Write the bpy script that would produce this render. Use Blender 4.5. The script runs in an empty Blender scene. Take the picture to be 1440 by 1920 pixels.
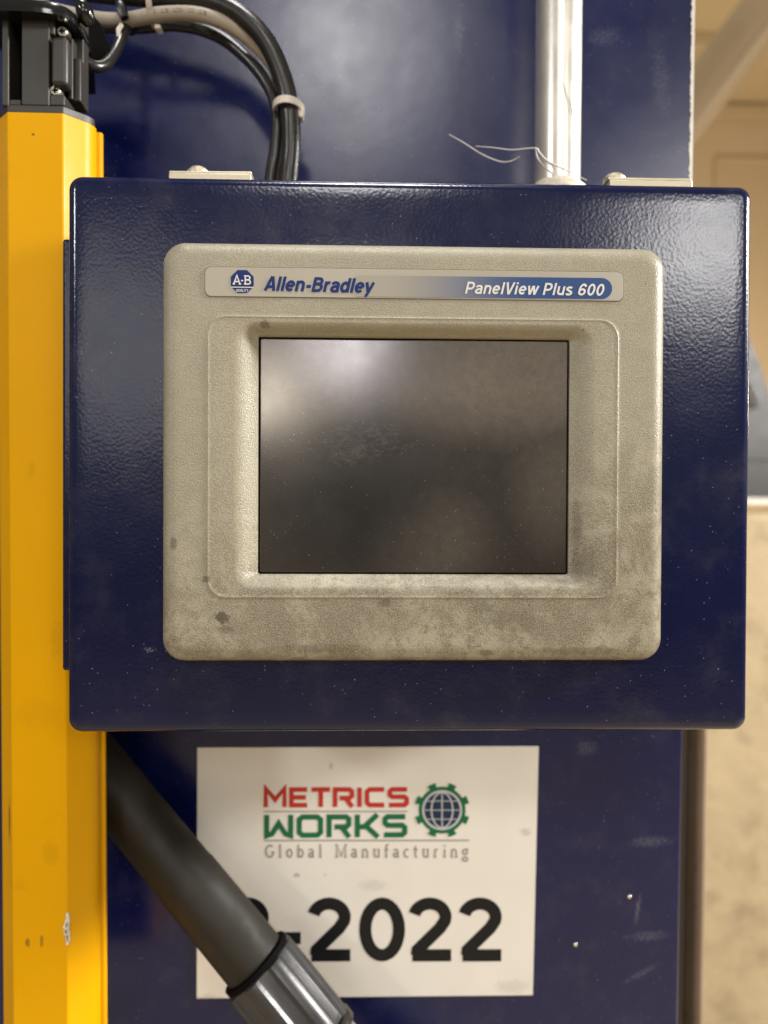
import bpy, math, random
import numpy as np
from mathutils import Matrix, Vector
random.seed(7); rng = np.random.default_rng(7)
S = bpy.context.scene
COL = S.collection

# ------------------------------------------------------------------ camera
K = 0.00068966                      # tan(half vertical fov) / 960
def euler(rx, ry, rz):
    rx, ry, rz = map(math.radians, (rx, ry, rz))
    cx, sx, cy, sy, cz, sz = math.cos(rx), math.sin(rx), math.cos(ry), math.sin(ry), math.cos(rz), math.sin(rz)
    X = np.array([[1,0,0],[0,cx,-sx],[0,sx,cx]]); Y = np.array([[cy,0,sy],[0,1,0],[-sy,0,cy]]); Z = np.array([[cz,-sz,0],[sz,cz,0],[0,0,1]])
    return Z @ Y @ X
RB = euler(1.0387, 0.4553, 1.6886)  # machine panel as the camera sees it; the world is upright with the panel
RX = euler(0.5985, 0.2428, 1.5801)  # enclosure as the camera sees it
CAM = np.array([0.0, 0.0, 1.22])
ex, ey, ez = RB.T @ np.array([1,0,0]), RB.T @ np.array([0,1,0]), RB.T @ np.array([0,0,1])
cam = bpy.data.cameras.new('camera'); camo = bpy.data.objects.new('camera', cam); COL.objects.link(camo)
M = Matrix.Identity(4)
for i in range(3):
    M[i][0], M[i][1], M[i][2], M[i][3] = ex[i], ez[i], -ey[i], CAM[i]
camo.matrix_world = M
cam.sensor_fit = 'VERTICAL'; cam.sensor_height = 24.0; cam.lens = 12.0 / (960*K)
cam.clip_start = 0.02; cam.clip_end = 60
cam.dof.use_dof = True; cam.dof.focus_distance = 0.286; cam.dof.aperture_fstop = 5.2; cam.dof.aperture_blades = 0
S.camera = camo

def at(px, py, Y):                  # photo pixel -> world point on the plane y = Y
    d = RB.T @ np.array([(px-720)*K, 1.0, (960-py)*K])
    return CAM + d * (Y / d[1])
BO = CAM + RB.T @ np.array([0.01088, 0.29, 0.02067]); BR = RB.T @ RX      # enclosure frame
def bl(px, py, off=0.0):            # photo pixel -> enclosure-local (u, w) on local plane y = off
    d = BR.T @ (RB.T @ np.array([(px-720)*K, 1.0, (960-py)*K])); o = BR.T @ (CAM - BO)
    t = (off - o[1]) / d[1]; p = o + d*t
    return p[0], p[2]
def bw(v): return (np.asarray(v, float) @ BR.T) + BO                      # enclosure-local -> world
def M4(R, o):
    m = Matrix.Identity(4)
    for i in range(3):
        for j in range(3): m[i][j] = R[i][j]
        m[i][3] = o[i]
    return m
MB = M4(BR, BO)

# ------------------------------------------------------------------ world, lamps, exposure
w = bpy.data.worlds.new("World"); S.world = w; w.use_nodes = True
bg = w.node_tree.nodes['Background']; bg.inputs[0].default_value = (1.0, 0.90, 0.76, 1); bg.inputs[1].default_value = 0.25
def lamp(name, pos, target, E, size, col, sy=None):
    pos, target = np.array(pos, float), np.array(target, float)
    d = np.linalg.norm(pos - target)
    l = bpy.data.lights.new(name, 'AREA'); l.energy = E * math.pi * d * d; l.color = col
    if sy: l.shape = 'RECTANGLE'; l.size = size; l.size_y = sy
    else: l.shape = 'DISK'; l.size = size
    o = bpy.data.objects.new(name, l); COL.objects.link(o); o.location = pos
    o.rotation_euler = Vector(target - pos).to_track_quat('-Z', 'Y').to_euler()
    return o
def mirror_lamp(px, py, dist, E, size, col, panel=False, sy=None):
    """hall lamp standing where a mirror at that pixel would show it"""
    if panel: p = at(px, py, 0.415); n = np.array([0,-1.0,0])
    else:
        u, v = bl(px, py); p = bw((u, 0, v)); n = BR @ np.array([0,-1.0,0])
    d = p - CAM; d /= np.linalg.norm(d); r = d - 2*np.dot(d, n)*n
    return lamp('hall_or_fill_lamp', p + r*dist, p, E, size, col, sy)
WARM = (1.0, 0.88, 0.70); NEUT = (1.0, 0.975, 0.94); COOL = (0.95, 0.97, 1.0)
mirror_lamp(1350, 440, 6.0, 0.46, 1.1, NEUT)
mirror_lamp(215, 650, 6.5, 0.12, 1.7, NEUT)
mirror_lamp(645, 640, 7.0, 0.16, 0.6, (1.0, 0.93, 0.96))
mirror_lamp(490, 740, 7.0, 0.10, 0.5, WARM)
mirror_lamp(650, 90, 5.0, 0.52, 0.9, NEUT, panel=True)
tgt = CAM + np.array([0, .35, 0])
lamp('hall_or_fill_lamp', tgt + np.array([.92, -.13, .36])*3.2, tgt, 5.6, 0.4, NEUT)
lamp('hall_or_fill_lamp', tgt + np.array([.02, -.7, 3.0]), tgt, 2.0, 0.7, NEUT)
lamp('hall_or_fill_lamp', tgt + np.array([-.70, -.62, .36])*3.5, tgt, 0.62, 0.3, COOL)
for pos, en in (((2.4, 0.9, 2.0), 48), ((5.0, 7.6, 2.3), 330)):  # unseen fill lamps added to brighten the low wall, far wall and roof
    pl_ = bpy.data.lights.new('hall_or_fill_lamp', 'POINT'); pl_.energy = en; pl_.color = WARM; pl_.shadow_soft_size = .35
    po_ = bpy.data.objects.new('hall_or_fill_lamp', pl_); COL.objects.link(po_); po_.location = pos
S.view_settings.view_transform = 'Standard'; S.view_settings.look = 'None'
S.view_settings.exposure = 0.0; S.view_settings.gamma = 1.0
S.cycles.use_denoising = True
S.cycles.max_bounces = 8

# ------------------------------------------------------------------ materials
class NT:
    def __init__(s, name):
        s.m = bpy.data.materials.new(name); s.m.use_nodes = True; s.t = s.m.node_tree
        s.b = s.t.nodes['Principled BSDF']; s.tc = s.t.nodes.new('ShaderNodeTexCoord').outputs['Object']
    def n(s, typ, **kw):
        nd = s.t.nodes.new('ShaderNode' + typ)
        for k, v in kw.items(): setattr(nd, k, v)
        return nd
    def L(s, a, b): s.t.links.new(a, b)
    def put(s, sock, v):
        if hasattr(v, 'is_output'): s.L(v, sock)
        elif isinstance(v, (tuple, list)) and len(v) == 3 and sock.type == 'RGBA': sock.default_value = (*v, 1)
        else: sock.default_value = v
    def math(s, op, a, b=0.0, c=None):
        nd = s.n('Math', operation=op); s.put(nd.inputs[0], a); s.put(nd.inputs[1], b)
        if c is not None: s.put(nd.inputs[2], c)
        return nd.outputs[0]
    def vm(s, op, a, b=(0,0,0)):
        nd = s.n('VectorMath', operation=op); s.put(nd.inputs[0], a); s.put(nd.inputs[1], b)
        return nd.outputs['Value'] if op in ('LENGTH', 'DOT_PRODUCT', 'DISTANCE') else nd.outputs[0]
    def noise(s, scale, detail=3, rough=0.55, vec=None, dist=0.0):
        nd = s.n('TexNoise'); s.put(nd.inputs['Vector'], vec or s.tc)
        nd.inputs['Scale'].default_value = scale; nd.inputs['Detail'].default_value = detail
        nd.inputs['Roughness'].default_value = rough; nd.inputs['Distortion'].default_value = dist
        return nd.outputs['Fac']
    def ramp(s, f, a, b, lo=0.0, hi=1.0):
        nd = s.n('MapRange'); nd.interpolation_type = 'SMOOTHSTEP'
        s.put(nd.inputs['Value'], f); nd.inputs['From Min'].default_value = a; nd.inputs['From Max'].default_value = b
        nd.inputs['To Min'].default_value = lo; nd.inputs['To Max'].default_value = hi
        return nd.outputs[0]
    def mix(s, f, a, b):
        nd = s.n('Mix', data_type='RGBA'); s.put(nd.inputs[0], f); s.put(nd.inputs[6], a); s.put(nd.inputs[7], b)
        return nd.outputs[2]
    def scaled(s, v):
        nd = s.n('Mapping'); s.L(s.tc, nd.inputs['Vector']); nd.inputs['Scale'].default_value = v
        return nd.outputs[0]
    def rot(s, ang, v):
        nd = s.n('Mapping'); s.L(s.tc, nd.inputs['Vector']); nd.inputs['Rotation'].default_value = (0, ang, 0); nd.inputs['Scale'].default_value = v
        return nd.outputs[0]
    def specks(s, scale, frac, rad, vec=None):
        """a sparse scatter of dust grains: fraction of voronoi cells that hold one, radius in cells"""
        nd = s.n('TexVoronoi'); s.put(nd.inputs['Vector'], vec or s.tc); nd.inputs['Scale'].default_value = scale
        sp = s.n('SeparateColor'); s.L(nd.outputs['Color'], sp.inputs[0])
        keep = s.math('GREATER_THAN', sp.outputs[0], 1-frac)
        r = s.math('MULTIPLY', sp.outputs[1], rad)
        inside = s.ramp(s.math('SUBTRACT', r, nd.outputs['Distance']), -0.02, 0.05)
        return s.math('MULTIPLY', keep, inside)
    def blot(s, c, r, soft=1.0, nscale=300, thr=0.5, ang=0.0):
        """dirt mark of its own shape at object-space point c, half sizes r, broken up by noise"""
        v = s.vm('SUBTRACT', s.tc, c)
        nd = s.n('Mapping'); s.L(v, nd.inputs['Vector']); nd.inputs['Rotation'].default_value = (0, ang, 0)
        v = s.vm('DIVIDE', nd.outputs[0], (r[0], 10.0, r[1]))
        d = s.vm('LENGTH', v)
        d = s.math('ADD', d, s.math('MULTIPLY', s.math('SUBTRACT', s.noise(nscale, 4, .65), 0.5), 1.8))
        return s.ramp(d, thr + soft, thr, 0.0, 1.0)
    def bump(s, h, strength, dist, normal=None):
        nd = s.n('Bump'); nd.inputs['Strength'].default_value = strength; nd.inputs['Distance'].default_value = dist
        s.L(h, nd.inputs['Height'])
        if normal is not None: s.L(normal, nd.inputs['Normal'])
        return nd.outputs[0]
    def fin(s, color=None, rough=None, metal=None, normal=None, **kw):
        for nm, v in (('Base Color', color), ('Roughness', rough), ('Metallic', metal), ('Normal', normal)):
            if v is not None: s.put(s.b.inputs[nm], v)
        for k, v in kw.items(): s.put(s.b.inputs[k.replace('_', ' ')], v)
        return s.m
def simple(name, col, rough, metal=0.0, var=0.12, scale=60, bump=0.0, bscale=900, spec=.5):
    t = NT(name)
    n = t.noise(scale, 4, .6)
    c = t.mix(n, tuple(x*(1-var) for x in col), tuple(min(1, x*(1+var)) for x in col))
    r = t.math('ADD', t.math('MULTIPLY', t.noise(scale*2.3, 3), .14), rough-.07)
    return t.fin(c, r, metal, t.bump(t.noise(bscale, 2), bump, .0005) if bump else None, Specular_IOR_Level=spec)
def most(t, *fs):
    f = fs[0]
    for g in fs[1:]: f = t.math('MAXIMUM', f, g)
    return f

def navy(name, peel=0.32, marks=(), dust=1.0, base=(0.0011, 0.0038, 0.033), rough=0.17):
    t = NT(name)
    big = t.noise(18, 4, .6)
    c = t.mix(big, tuple(x*.88 for x in base), tuple(x*1.12 for x in base))
    pale_film = t.math('MULTIPLY', t.ramp(t.noise(45, 6, .7), .45, .8), .05*dust)
    c = t.mix(pale_film, c, (.36, .33, .28))
    g = most(t, t.specks(420, .045*dust, .12), t.specks(1000, .07*dust, .2))
    def hair(ang, sc, f):      # fine curved scratches
        nz = t.n('TexNoise'); t.L(t.tc, nz.inputs['Vector']); nz.inputs['Scale'].default_value = 60
        v = t.n('Mapping'); t.L(t.vm('ADD', t.tc, t.vm('MULTIPLY', nz.outputs['Color'], (.012, 0, .012))), v.inputs[0])
        v.inputs['Rotation'].default_value = (0, ang, 0); v.inputs['Scale'].default_value = (.10, 1, 1.0)
        return t.specks(sc, f, .07, v.outputs[0])
    scr = most(t, hair(.6, 330, .05*dust), hair(-.7, 360, .04*dust), hair(1.2, 300, .03*dust))
    c = t.mix(t.math('MULTIPLY', most(t, g, t.math('MULTIPLY', scr, .6)), .42), c, (.46, .46, .47))
    r = t.math('ADD', t.math('MULTIPLY', t.noise(30, 5, .65), .16), rough-.08)
    for (p, rr, ang, f) in marks:
        bmask = t.math('MULTIPLY', t.math('MULTIPLY', t.blot(p, rr, .9, 420, .25, ang), t.ramp(t.noise(1100, 4, .7), .42, .68)), f)
        c = t.mix(bmask, c, (.34, .36, .38)); r = t.math('MAXIMUM', r, t.math('MULTIPLY', bmask, 1.2))
    nrm = t.bump(t.noise(800, .6, .4), peel, .00035)
    nrm = t.bump(t.noise(90, 2), .04, .0012, nrm)
    return t.fin(c, r, 0.0, nrm)

m_zinc = NT('zinc_sheet'); _n = m_zinc.noise(220, 5, .7)
m_zinc = m_zinc.fin(m_zinc.mix(_n, (.36, .31, .21), (.66, .60, .46)), m_zinc.ramp(_n, .2, .8, .38, .6), 0.75, m_zinc.bump(m_zinc.noise(600, 3), .25, .0004))
m_black = simple('black_anodised', (.027, .0235, .0185), .46, 0.0, .12, 80, .08, 2500)
m_slot = simple('slot_black', (.003, .0025, .0025), .8, spec=.08)
m_blackgloss = NT('black_gloss_paint'); m_blackgloss = m_blackgloss.fin((.006, .006, .006), .16, 0.0, m_blackgloss.bump(m_blackgloss.noise(130, 2), .3, .0012))
m_rubber = simple('black_cable_jacket', (.018, .0155, .0125), .29, 0.0, .15, 120, .06, 1500)
m_grey = simple('grey_cable_jacket', (.36, .31, .24), .5, 0.0, .1, 150)
m_tie = simple('white_nylon', (.66, .60, .50), .38, 0.0, .05)
m_blacktie = simple('black_nylon', (.008, .006, .006), .3)
m_screw = simple('bright_screw', (.75, .68, .58), .25, 1.0)
m_ink = simple('cable_ink', (.05, .045, .04), .6)

# ------------------------------------------------------------------ object helpers
MW = {}
def empty(name, label, cat, loc=None, mat4=None, group=None):
    o = bpy.data.objects.new(name, None); COL.objects.link(o); o.empty_display_size = .02
    m = mat4.copy() if mat4 is not None else Matrix.Translation(Vector(loc))
    o.matrix_world = m; MW[o.name] = m
    o['label'] = label; o['category'] = cat
    if group: o['group'] = group
    return o
def tag(o, label, cat, group=None):
    o['label'] = label; o['category'] = cat
    if group: o['group'] = group
    return o
def obj(name, vf, mat, parent=None, smooth=40, loc=None, kind=None, label=None):
    """vf = (verts in world space, faces); ONE mesh object"""
    v, f = vf; v = np.asarray(v, float)
    if parent is not None: m = MW[parent.name]
    else: m = Matrix.Translation(Vector(loc if loc is not None else v.mean(0)))
    inv = np.array(m.inverted())
    v = v @ inv[:3, :3].T + inv[:3, 3]
    me = bpy.data.meshes.new(name); me.from_pydata(v.tolist(), [], f); me.update()
    me.materials.append(mat)
    o = bpy.data.objects.new(name, me); COL.objects.link(o)
    if smooth:
        me.polygons.foreach_set('use_smooth', [True]*len(me.polygons)); me.set_sharp_from_angle(angle=math.radians(smooth)); me.polygons.foreach_set('use_smooth', [len(p.vertices) < 9 for p in me.polygons])
    if parent is not None: o.parent = parent; MW[o.name] = m
    else: o.matrix_world = m; MW[o.name] = m
    if kind: o['kind'] = kind
    if label: o['label'] = label
    return o
def join(*vfs):
    V, F, n = [], [], 0
    for v, f in vfs:
        V.extend(map(tuple, v)); F.extend([tuple(i+n for i in g) for g in f]); n += len(v)
    return V, F
def rrect(x0, x1, z0, z1, r, y, n=8):
    P = []
    for cx, cz, a in ((x1-r, z1-r, 0), (x0+r, z1-r, 90), (x0+r, z0+r, 180), (x1-r, z0+r, 270)):
        for i in range(n+1):
            t = math.radians(a + 90*i/n); P.append((cx + r*math.cos(t), y, cz + r*math.sin(t)))
    return P
def loft(rings, cap0=True, cap1=True):
    n = len(rings[0]); V = [p for r in rings for p in r]; F = []
    for k in range(len(rings)-1):
        a, b = k*n, (k+1)*n
        for i in range(n):
            j = (i+1) % n; F.append((a+i, a+j, b+j, b+i))
    if cap0: F.append(tuple(range(n))[::-1])
    if cap1: F.append(tuple(range((len(rings)-1)*n, len(rings)*n)))
    return V, F
def bbox(x0, x1, y0, y1, z0, z1, b=0.0005, n=3):
    """box with rounded edges towards -y (front) and its four long edges"""
    if b <= 0:
        V = [(x0,y0,z0),(x1,y0,z0),(x1,y0,z1),(x0,y0,z1),(x0,y1,z0),(x1,y1,z0),(x1,y1,z1),(x0,y1,z1)]
        return V, [(0,1,2,3),(5,4,7,6),(4,0,3,7),(1,5,6,2),(3,2,6,7),(4,5,1,0)]
    R = [rrect(x0, x1, z0, z1, b, y1, n)]
    for i in range(n+1):
        t = math.pi/2*i/n; s = b*(1-math.cos(t))*.98
        R.append(rrect(x0+s, x1-s, z0+s, z1-s, max(b-s, 1e-6), y0 + b*(1-math.sin(t)), n))
    return loft(R)
def tube(P, r, n=16, caps=True, prof=None):
    P = [np.array(p, float) for p in P]; rr = r if hasattr(r, '__len__') else [r]*len(P)
    T = [P[min(i+1, len(P)-1)] - P[max(i-1, 0)] for i in range(len(P))]; T = [t/np.linalg.norm(t) for t in T]
    a = np.cross(T[0], (0,1,0)) if abs(T[0][1]) < .9 else np.cross(T[0], (1,0,0)); a /= np.linalg.norm(a); R = []
    for i, p in enumerate(P):
        a = a - T[i]*np.dot(a, T[i]); a /= np.linalg.norm(a); b = np.cross(T[i], a)
        R.append([tuple(p + rr[i]*(prof(2*math.pi*k/n, i) if prof else 1.0)*(a*math.cos(2*math.pi*k/n) + b*math.sin(2*math.pi*k/n))) for k in range(n)])
    return loft(R, caps, caps)
def spline(P, sub=10):
    P = [np.array(p, float) for p in P]; Q = [2*P[0]-P[1]] + P + [2*P[-1]-P[-2]]; out = []
    for i in range(1, len(Q)-2):
        for k in range(sub):
            t = k/sub; a, b, c, d = Q[i-1:i+3]
            out.append(.5*((2*b) + (-a+c)*t + (2*a-5*b+4*c-d)*t*t + (-a+3*b-3*c+d)*t**3))
    out.append(P[-1]); return out
def disc(c, n, r0, r1, h, seg=20):
    """turned button: base radius r0 to top radius r1 along direction n"""
    c, n = np.array(c, float), np.array(n, float)/np.linalg.norm(n)
    return tube([c, c+n*h*.6, c+n*h*.9, c+n*h], [r0, r0, (r0+r1)/2, r1], seg)

# ------------------------------------------------------------------ lettering: strokes laid as flat print
def arc(cx, cy, rx, ry, a0, a1, n=14):
    return [(cx + rx*math.cos(math.radians(a0+(a1-a0)*i/n)), cy + ry*math.sin(math.radians(a0+(a1-a0)*i/n))) for i in range(n+1)]
def ribbon(P, w):
    P = [np.array(p, float) for p in P]; Q = [P[0]]
    for p in P[1:]:
        if np.linalg.norm(p-Q[-1]) > 1e-6: Q.append(p)
    if np.linalg.norm(Q[0]-Q[-1]) < 1e-3: Q[-1] = Q[0].copy()
    P = Q; n = len(P); L, R = [], []; closed = n > 4 and np.linalg.norm(P[0]-P[-1]) < 1e-4
    for i in range(n):
        d0 = P[i]-P[i-1] if i else (P[0]-P[-2] if closed else P[1]-P[0]); d1 = P[i+1]-P[i] if i < n-1 else (P[1]-P[0] if closed else P[i]-P[i-1])
        d0 /= np.linalg.norm(d0); d1 /= np.linalg.norm(d1); n0 = np.array([-d0[1], d0[0]]); n1 = np.array([-d1[1], d1[0]])
        m = n0+n1; m /= max(np.linalg.norm(m), 1e-6); s = min(1/max(np.dot(m, n0), .3), 2.2)
        ww = w[i] if hasattr(w, '__len__') else w
        L.append(P[i]+m*ww/2*s); R.append(P[i]-m*ww/2*s)
    return L + R, [(i, i+n, i+1+n, i+1) for i in range(n-1)]
h = .085
SANS = {
 'A': (.68, [[(.07,0),(.325,1)], [(.355,1),(.61,0)], [(.16,.28),(.52,.28)]]),
 'B': (.66, [[(h,0),(h,1)], [(h,1-h),(.30,1-h)]+arc(.32,.73,.20,.185,90,-90)+[(h,.545)], [(h,.53),(.33,.53)]+arc(.35,.3075,.21,.2225,90,-90)+[(h,h)]]),
 'P': (.62, [[(h,0),(h,1)], [(h,1-h),(.30,1-h)]+arc(.32,.67,.21,.245,90,-90)+[(h,.425)]]),
 'R': (.68, [[(h,0),(h,1)], [(h,1-h),(.30,1-h)]+arc(.32,.69,.21,.225,90,-90)+[(h,.465)], [(.36,.46),(.58,0)]]),
 'V': (.64, [[(.07,1),(.31,0)], [(.33,0),(.57,1)]]),
 'l': (.25, [[(.125,0),(.125,1)]]), 'i': (.25, [[(.125,0),(.125,.74)], [(.125,.85),(.125,1)]]),
 'e': (.58, [[(.1,.37),(.48,.37)], arc(.29,.37,.2,.29,0,318,20)]),
 'n': (.58, [[(.11,0),(.11,.74)], [(.11,.42)]+arc(.295,.45,.185,.21,170,0)+[(.48,0)]]),
 'u': (.58, [[(.48,0),(.48,.74)], [(.11,.74),(.11,.3)]+arc(.295,.29,.185,.21,180,350)]),
 'r': (.40, [[(.11,0),(.11,.74)], [(.11,.38)]+arc(.34,.42,.23,.235,170,85)]),
 'a': (.57, [arc(.27,.5,.19,.165,165,0)+[(.46,.1),(.49,0)], [(.46,.42),(.27,.39)]+arc(.26,.225,.165,.155,95,270)+arc(.3,.24,.16,.17,270,350)]),
 'd': (.60, [[(.49,0),(.49,1)], arc(.29,.37,.2,.29,0,360,22)]),
 'y': (.55, [[(.06,.74),(.275,.05)], [(.49,.74),(.27,.0)]+arc(.13,-.02,.12,.17,-20,-95)]),
 's': (.53, [arc(.265,.525,.17,.135,25,200)+arc(.265,.2,.18,.14,75,-160)]),
 'w': (.80, [[(.06,.74),(.23,0)], [(.23,0),(.39,.74)], [(.41,.74),(.57,0)], [(.57,0),(.74,.74)]]),
 '0': (.60, [arc(.3,.5,.2,.415,0,360,28)]),
 '6': (.60, [arc(.3,.3,.2,.215,0,360,24), arc(.33,.42,.23,.495,180,38)]),
 '2': (.62, [arc(.285,.70,.21,.215,168,-18)+[(.42,.52),(.12,.17),(.11,h)], [(.05,h),(.57,h)]]),
 '-': (.42, [[(.07,.36),(.35,.36)]]), ' ': (.28, []),
}
def sq(*p): return list(p)
q = .1
TECH = {   # squared letters of the printed logo
 'M': (1.02, [[(.1,0),(.1,.95),(.51,.38),(.92,.95),(.92,0)]]), 'E': (.86, [[(.8,.9),(.1,.9),(.1,.1),(.8,.1)], [(.1,.5),(.74,.5)]]),
 'T': (.86, [[(.02,.9),(.84,.9)], [(.43,.9),(.43,0)]]),
 'R': (.94, [[(.1,0),(.1,.9),(.74,.9),(.84,.8),(.84,.56),(.74,.46),(.3,.46)], [(.56,.46),(.86,0)]]),
 'I': (.26, [[(.13,0),(.13,1)]]), 'C': (.9, [[(.86,.9),(.22,.9),(.1,.78),(.1,.22),(.22,.1),(.86,.1)]]),
 'S': (.92, [[(.86,.9),(.2,.9),(.1,.8),(.1,.62),(.2,.52),(.74,.52),(.84,.42),(.84,.2),(.74,.1),(.06,.1)]]),
 'W': (1.1, [[(.1,1),(.1,.08),(.3,.16),(.55,.62),(.8,.16),(1.0,.08),(1.0,1)]]),
 'O': (1.0, [[(.5,.9),(.22,.9),(.1,.78),(.1,.22),(.22,.1),(.78,.1),(.9,.22),(.9,.78),(.78,.9),(.5,.9)]]),
 'K': (.92, [[(.1,0),(.1,1)], [(.1,.46),(.36,.46),(.86,1)], [(.42,.5),(.88,0)]]),
}
def sf(*xs, y=0.0): return [[(x-.09, y), (x+.09, y)] for x in xs]
SERIF = {
 'G': (.74, [arc(.38,.5,.3,.46,45,330)+[(.64,.4)], [(.5,.42),(.74,.42)]]), 'M': (.92, [[(.12,0),(.12,1),(.46,.1),(.8,1),(.8,0)]]+sf(.12,.8,y=.04)+sf(.1,.82,y=.97)),
 'l': (.30, [[(.15,0),(.15,1.02)]]+sf(.15,y=.04)+[[(.05,.98),(.15,.98)]]), 'o': (.54, [arc(.27,.34,.19,.30,0,360,18)]),
 'b': (.58, [[(.12,0),(.12,1.02)], arc(.30,.34,.18,.30,0,360,18)]), 'a': (.52, [arc(.23,.5,.16,.14,160,0)+[(.39,.08),(.48,.04)], arc(.22,.2,.15,.16,0,360,14)]),
 'n': (.60, [[(.12,0),(.12,.66)], [(.12,.42)]+arc(.29,.44,.17,.2,170,0)+[(.46,0)]]+sf(.12,.46,y=.04)), 'u': (.60, [[(.46,0),(.46,.66)], [(.12,.66),(.12,.26)]+arc(.29,.24,.17,.2,180,350)]+sf(.12,.44,y=.64)),
 'f': (.36, [[(.14,0),(.14,.8)]+arc(.27,.82,.13,.18,180,60), [(.02,.62),(.32,.62)]]+sf(.14,y=.04)), 'c': (.50, [arc(.27,.34,.19,.30,50,310,16)]),
 't': (.36, [[(.15,.9),(.15,.16)]+arc(.25,.16,.1,.12,180,300), [(.02,.62),(.32,.62)]]), 'r': (.44, [[(.12,0),(.12,.66)], [(.12,.4)]+arc(.29,.42,.17,.22,170,70)]+sf(.12,y=.04)),
 'i': (.28, [[(.14,0),(.14,.66)], [(.14,.84),(.14,.98)]]+sf(.14,y=.04)), 'g': (.54, [arc(.25,.44,.17,.2,0,360,16), arc(.25,-.12,.2,.15,0,360,16), [(.3,.6),(.5,.68)]]), ' ': (.42, []),
}
def text(font, s, plane, p0, p1, cap, wt, gap=.06, shear=0.0, lift=.0):
    """plane(px, py, lift) -> world; string fitted between two baseline pixels; strokes a hair apart in depth"""
    adv = sum(font[c][0] for c in s) + gap*(len(s)-1); x = 0.0; V, F, cnt = [], [], 0
    sx = (p1[0]-p0[0])/adv; sl = (p1[1]-p0[1])/(p1[0]-p0[0])
    for c in s:
        aw, st = font[c]
        for P in st:
            # work in cap-height units with true horizontal scale so weights stay even
            v, f = ribbon([((x+a)*sx/cap, b) for a, b in P], wt); n = len(V); z = lift + .000004*(cnt % 9); cnt += 1
            for u in v:
                px = p0[0] + (u[0] + shear*u[1])*cap; py = p0[1] + (px-p0[0])*sl - u[1]*cap
                V.append(tuple(plane(px, py, z)))
            F.extend([tuple(i+n for i in g) for g in f])
        x += aw + gap
    return V, F
def flat(pts, plane, lift):
    return [tuple(plane(x, y, lift)) for x, y in pts], [tuple(range(len(pts)))]
def ring2d(cx, cy, r0, r1, plane, lift, n=48, a0=0, a1=360):
    V, F = [], []
    for i in range(n+1):
        t = math.radians(a0+(a1-a0)*i/n)
        for r in (r0, r1): V.append(tuple(plane(cx+r*math.cos(t), cy-r*math.sin(t), lift)))
    for i in range(n): F.append((2*i, 2*i+1, 2*i+3, 2*i+2))
    return V, F

# ================================================================== THE SETTING: hall behind
m_floor = NT('worn_concrete'); t = m_floor
n1 = t.noise(1.6, 5, .6, dist=.4); n2 = t.noise(5, 5, .7); n3 = t.noise(60, 3)
c = t.mix(n1, (.44, .35, .22), (.58, .47, .31)); c = t.mix(t.ramp(n2, .5, .66, 0, .75), c, (.24, .18, .11)); c = t.mix(t.ramp(n2, .42, .3, 0, .5), c, (.72, .58, .38))
m_floor = t.fin(c, t.ramp(n3, .3, .7, .6, .85))
obj('floor', ([(-14,-14,0),(18,-14,0),(18,14,0),(-14,14,0)], [(0,1,2,3)]), m_floor, kind='structure', smooth=0, loc=(0,0,0))
m_wall = simple('cream_wall_paint', (.66, .52, .33), .75, 0.0, .06, 2.0)
m_cream2 = simple('cream_steel_paint', (.62, .48, .30), .5, 0.0, .05, 3.0)
m_deck = simple('tan_roof_deck', (.64, .51, .31), .6, 0.0, .06, 2.0)
WY = 11.0
wz = at(1380, 262, WY)[2]
obj('wall', bbox(0, 13, WY, WY+.2, 0, wz+.52, 0), m_wall, kind='structure', smooth=0, loc=(4.5, WY, 0))
# roof deck sloping from the wall head towards the camera, with ribs
zc = lambda y: wz + .45 + (WY-y)*.10
obj('ceiling', ([(0,WY+.2,zc(WY+.2)),(13,WY+.2,zc(WY+.2)),(13,1.2,zc(1.2)),(0,1.2,zc(1.2)),(0,WY+.2,zc(WY+.2)+.1),(13,WY+.2,zc(WY+.2)+.1),(13,1.2,zc(1.2)+.1),(0,1.2,zc(1.2)+.1)],
    [(0,1,2,3),(7,6,5,4),(0,4,5,1),(2,6,7,3)]), m_deck, kind='structure', smooth=0, loc=(4.5, 4, zc(4)))
for i in range(4):
    y = 5.6 + i*1.3
    r = obj('roof_purlin', bbox(0.2, 12.8, y, y+.07, zc(y)-.16, zc(y)-.01, .01), m_deck, loc=(4.5, y, zc(y)-.16))
    tag(r, ('cream roof purlin nearest the camera under the tan roof deck', 'second cream roof purlin counted from the camera side', 'cream roof purlin next to the last before the far wall', 'cream roof purlin closest to the far cream wall')[i], 'purlin', 'roof purlins at the far end of the hall')
def barbox(a, b, wd, hg):          # rectangular bar from a to b
    a, b = np.array(a, float), np.array(b, float); d = b-a; d /= np.linalg.norm(d)
    s = np.cross(d, (0,0,1)); s /= np.linalg.norm(s); u = np.cross(s, d)
    R = [[tuple(p + s*x*wd/2 + u*z*hg/2) for x, z in ((-1,-1),(1,-1),(1,1),(-1,1))] for p in (a, b)]
    return loft(R)
r = obj('rafter', barbox(at(1500, -60, 4.6), at(1255, 252, 5.2), .2, .26), m_cream2)
tag(r, 'wide cream roof beam slanting up to the right beyond the blue panel', 'roof beam')
r = obj('brace_pipe', tube([at(1480, 8, 4.3), at(1240, 322, 4.9)], .042, 14), m_cream2)
tag(r, 'slim round cream brace along the lower edge of the slanting roof beam', 'brace')
r = obj('wall_beam', bbox(0, 13, WY-.16, WY-.01, at(1380, 228, WY)[2], at(1380, 206, WY)[2], .01), m_cream2)
tag(r, 'level cream beam along the head of the far wall', 'wall beam')
e = empty('hall_door', 'faint tan door panel set in the far cream wall', 'door', at(1480, 700, WY-.03))
zt = at(1400, 300, WY)[2]; x0 = at(1338, 300, WY)[0]
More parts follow.
